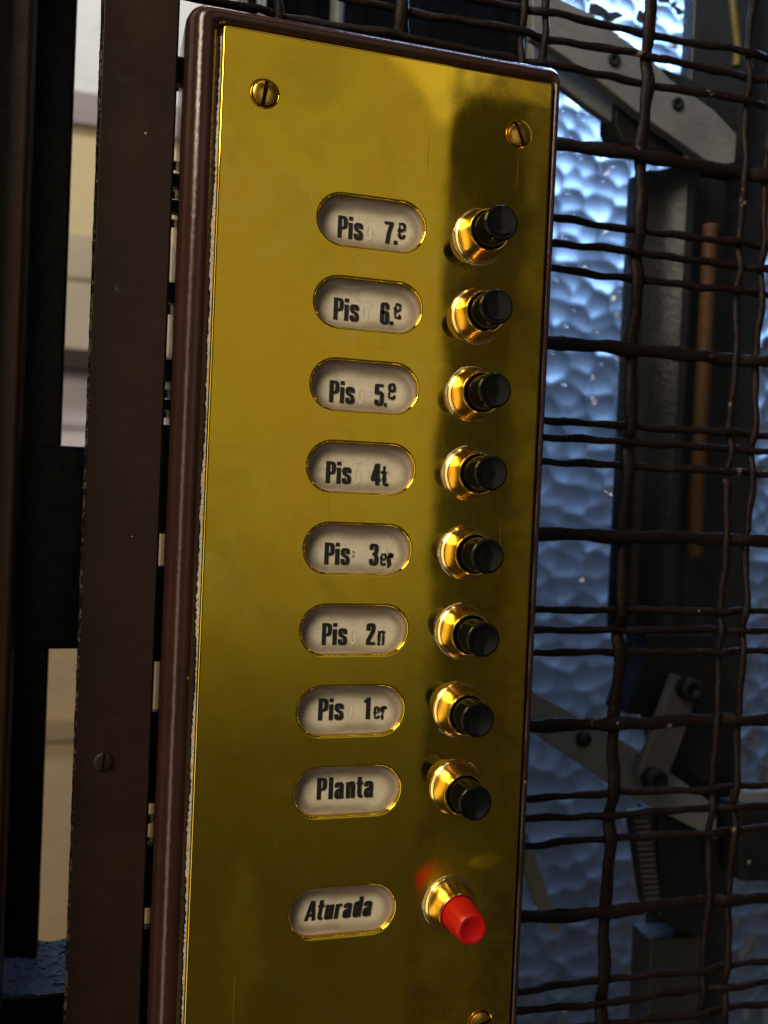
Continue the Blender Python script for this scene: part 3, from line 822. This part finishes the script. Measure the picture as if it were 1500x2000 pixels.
# lower linkage
lz = 3.7
lo = empty('lever_arm', (6.5, 7, lz), 'off white lever arm with round bolt slanting across the lower right of the shaft', 'lever')
V, Fc = pix_prism([(1000, 1318), (1060, 1362), (1140, 1405), (1230, 1455), (1310, 1510), (1400, 1575), (1400, 1640), (1320, 1600), (1210, 1545), (1100, 1470), (1000, 1405)], lz + .3, lz + .5)
mk('arm_plate', V, Fc, M['arm'], lo, bevel=.03)
V, Fc = lathe([(.14, 0), (.14, .08), (.11, .12), (.0001, .13)], 24, (*V2(1138, 1443, lz + .3), lz + .3)); mk('bolt', V, Fc, M['matt_black'], lo, smooth=True)
t2 = paint_mat('grey_link_paint', (.12, .115, .11), .45, keep=.1)
lk = empty('link_bar', (*V2(1272, 1522, lz), lz), 'grey upright link bar with two black knobs in front of the black bracket', 'link')
V, Fc = pix_prism([(1318, 1318), (1358, 1330), (1352, 1390), (1335, 1440), (1312, 1500), (1290, 1545), (1250, 1540), (1252, 1500), (1285, 1410)], lz, lz + .2)
mk('link_plate', V, Fc, t2, lk, bevel=.03)
for px, py in ((1340, 1343), (1272, 1520)):
    V, Fc = lathe([(.21, -.05), (.21, .22), (.18, .26), (.10, .26), (.09, .20), (.0001, .20)], 28, (*V2(px, py, lz - .02), lz - .02)); mk('knob', V, Fc, M['matt_black'], lk, smooth=True)
V, Fc = pix_prism([(1266, 1240), (1396, 1240), (1396, 1530), (1372, 1530), (1310, 1490), (1290, 1400), (1222, 1395), (1245, 1330), (1262, 1288)], lz + .5, lz + 1.3)
bl = mk('mounting_bracket', V, Fc, M['matt_black'], bevel=.04); props(bl, 'large black bracket at the foot of the grey guide column', 'bracket')
# toothed rack and black block below
rk = empty('toothed_rack', (*V2(1280, 1780, lz), lz + .6), 'dark slanted toothed rack below the link bar', 'rack')
dk = paint_mat('oily_steel', (.022, .023, .025), .4, keep=.1)
V, Fc = pix_prism([(1235, 1590), (1275, 1585), (1292, 1765), (1262, 1770)], lz + .6, lz + .9); mk('rack_bar', V, Fc, dk, rk, bevel=.02)
for k in range(16):
    f0 = k / 16.0; f1 = (k + .5) / 16.0
    xA = lambda f: 1240 + 24 * f
    V, Fc = pix_prism([(xA(f0), 1592 + 172 * f0), (xA(f0) + 26, 1590 + 172 * f0), (xA(f1) + 26, 1590 + 172 * f1), (xA(f1), 1592 + 172 * f1)], lz + .52, lz + .6)
    mk('tooth', V, Fc, t2, rk)
V, Fc = pix_prism([(1284, 1590), (1330, 1580), (1375, 1600), (1372, 1830), (1330, 1822), (1288, 1795)], lz + .65, lz + 1.4)
bl = mk('buffer_block', V, Fc, M['matt_black'], bevel=.06); props(bl, 'black buffer block hanging beside the toothed rack', 'block')
V, Fc = pix_prism([(1272, 1835), (1374, 1830), (1366, 2080), (1262, 2080)], lz + .9, lz + 1.6)
bl = mk('steel_rail', V, Fc, paint_mat('dark_grey_paint', (.035, .037, .036), .5), bevel=.04); props(bl, 'dark grey rail below the black buffer block', 'rail')
V, Fc = pix_prism([(1030, 1630), (1040, 1660), (1066, 1735), (1094, 1820), (1084, 1824), (1050, 1770), (1026, 1700)], lz + 1.4, lz + 1.6)
bl = mk('strut', V, Fc, paint_mat('pale_strut_paint', (.20, .20, .15), .5), bevel=.01); props(bl, 'thin pale strut behind the lower left of the grille', 'strut')
V, Fc = pix_prism([(1446, 1548), (1560, 1544), (1560, 1566), (1446, 1568)], lz + .6, lz + .9)
bl = mk('rail', V, Fc, M['arm'], bevel=.02); props(bl, 'short pale rail above the black box at the right edge', 'rail')
V, Fc = pix_prism([(1446, 1578), (1560, 1574), (1560, 1722), (1446, 1722)], lz + .5, lz + 1.2)
bx = mk('switch_box', V, Fc, M['matt_black'], bevel=.04); props(bx, 'black switch box with a small pale dot at the right edge', 'box')
V, Fc = lathe([(.04, 0), (.035, .02), (.0001, .03)], 12, (*V2(1463, 1684, lz + .49), lz + .49)); mk('indicator', V, Fc, M['arm'], bx, smooth=True)
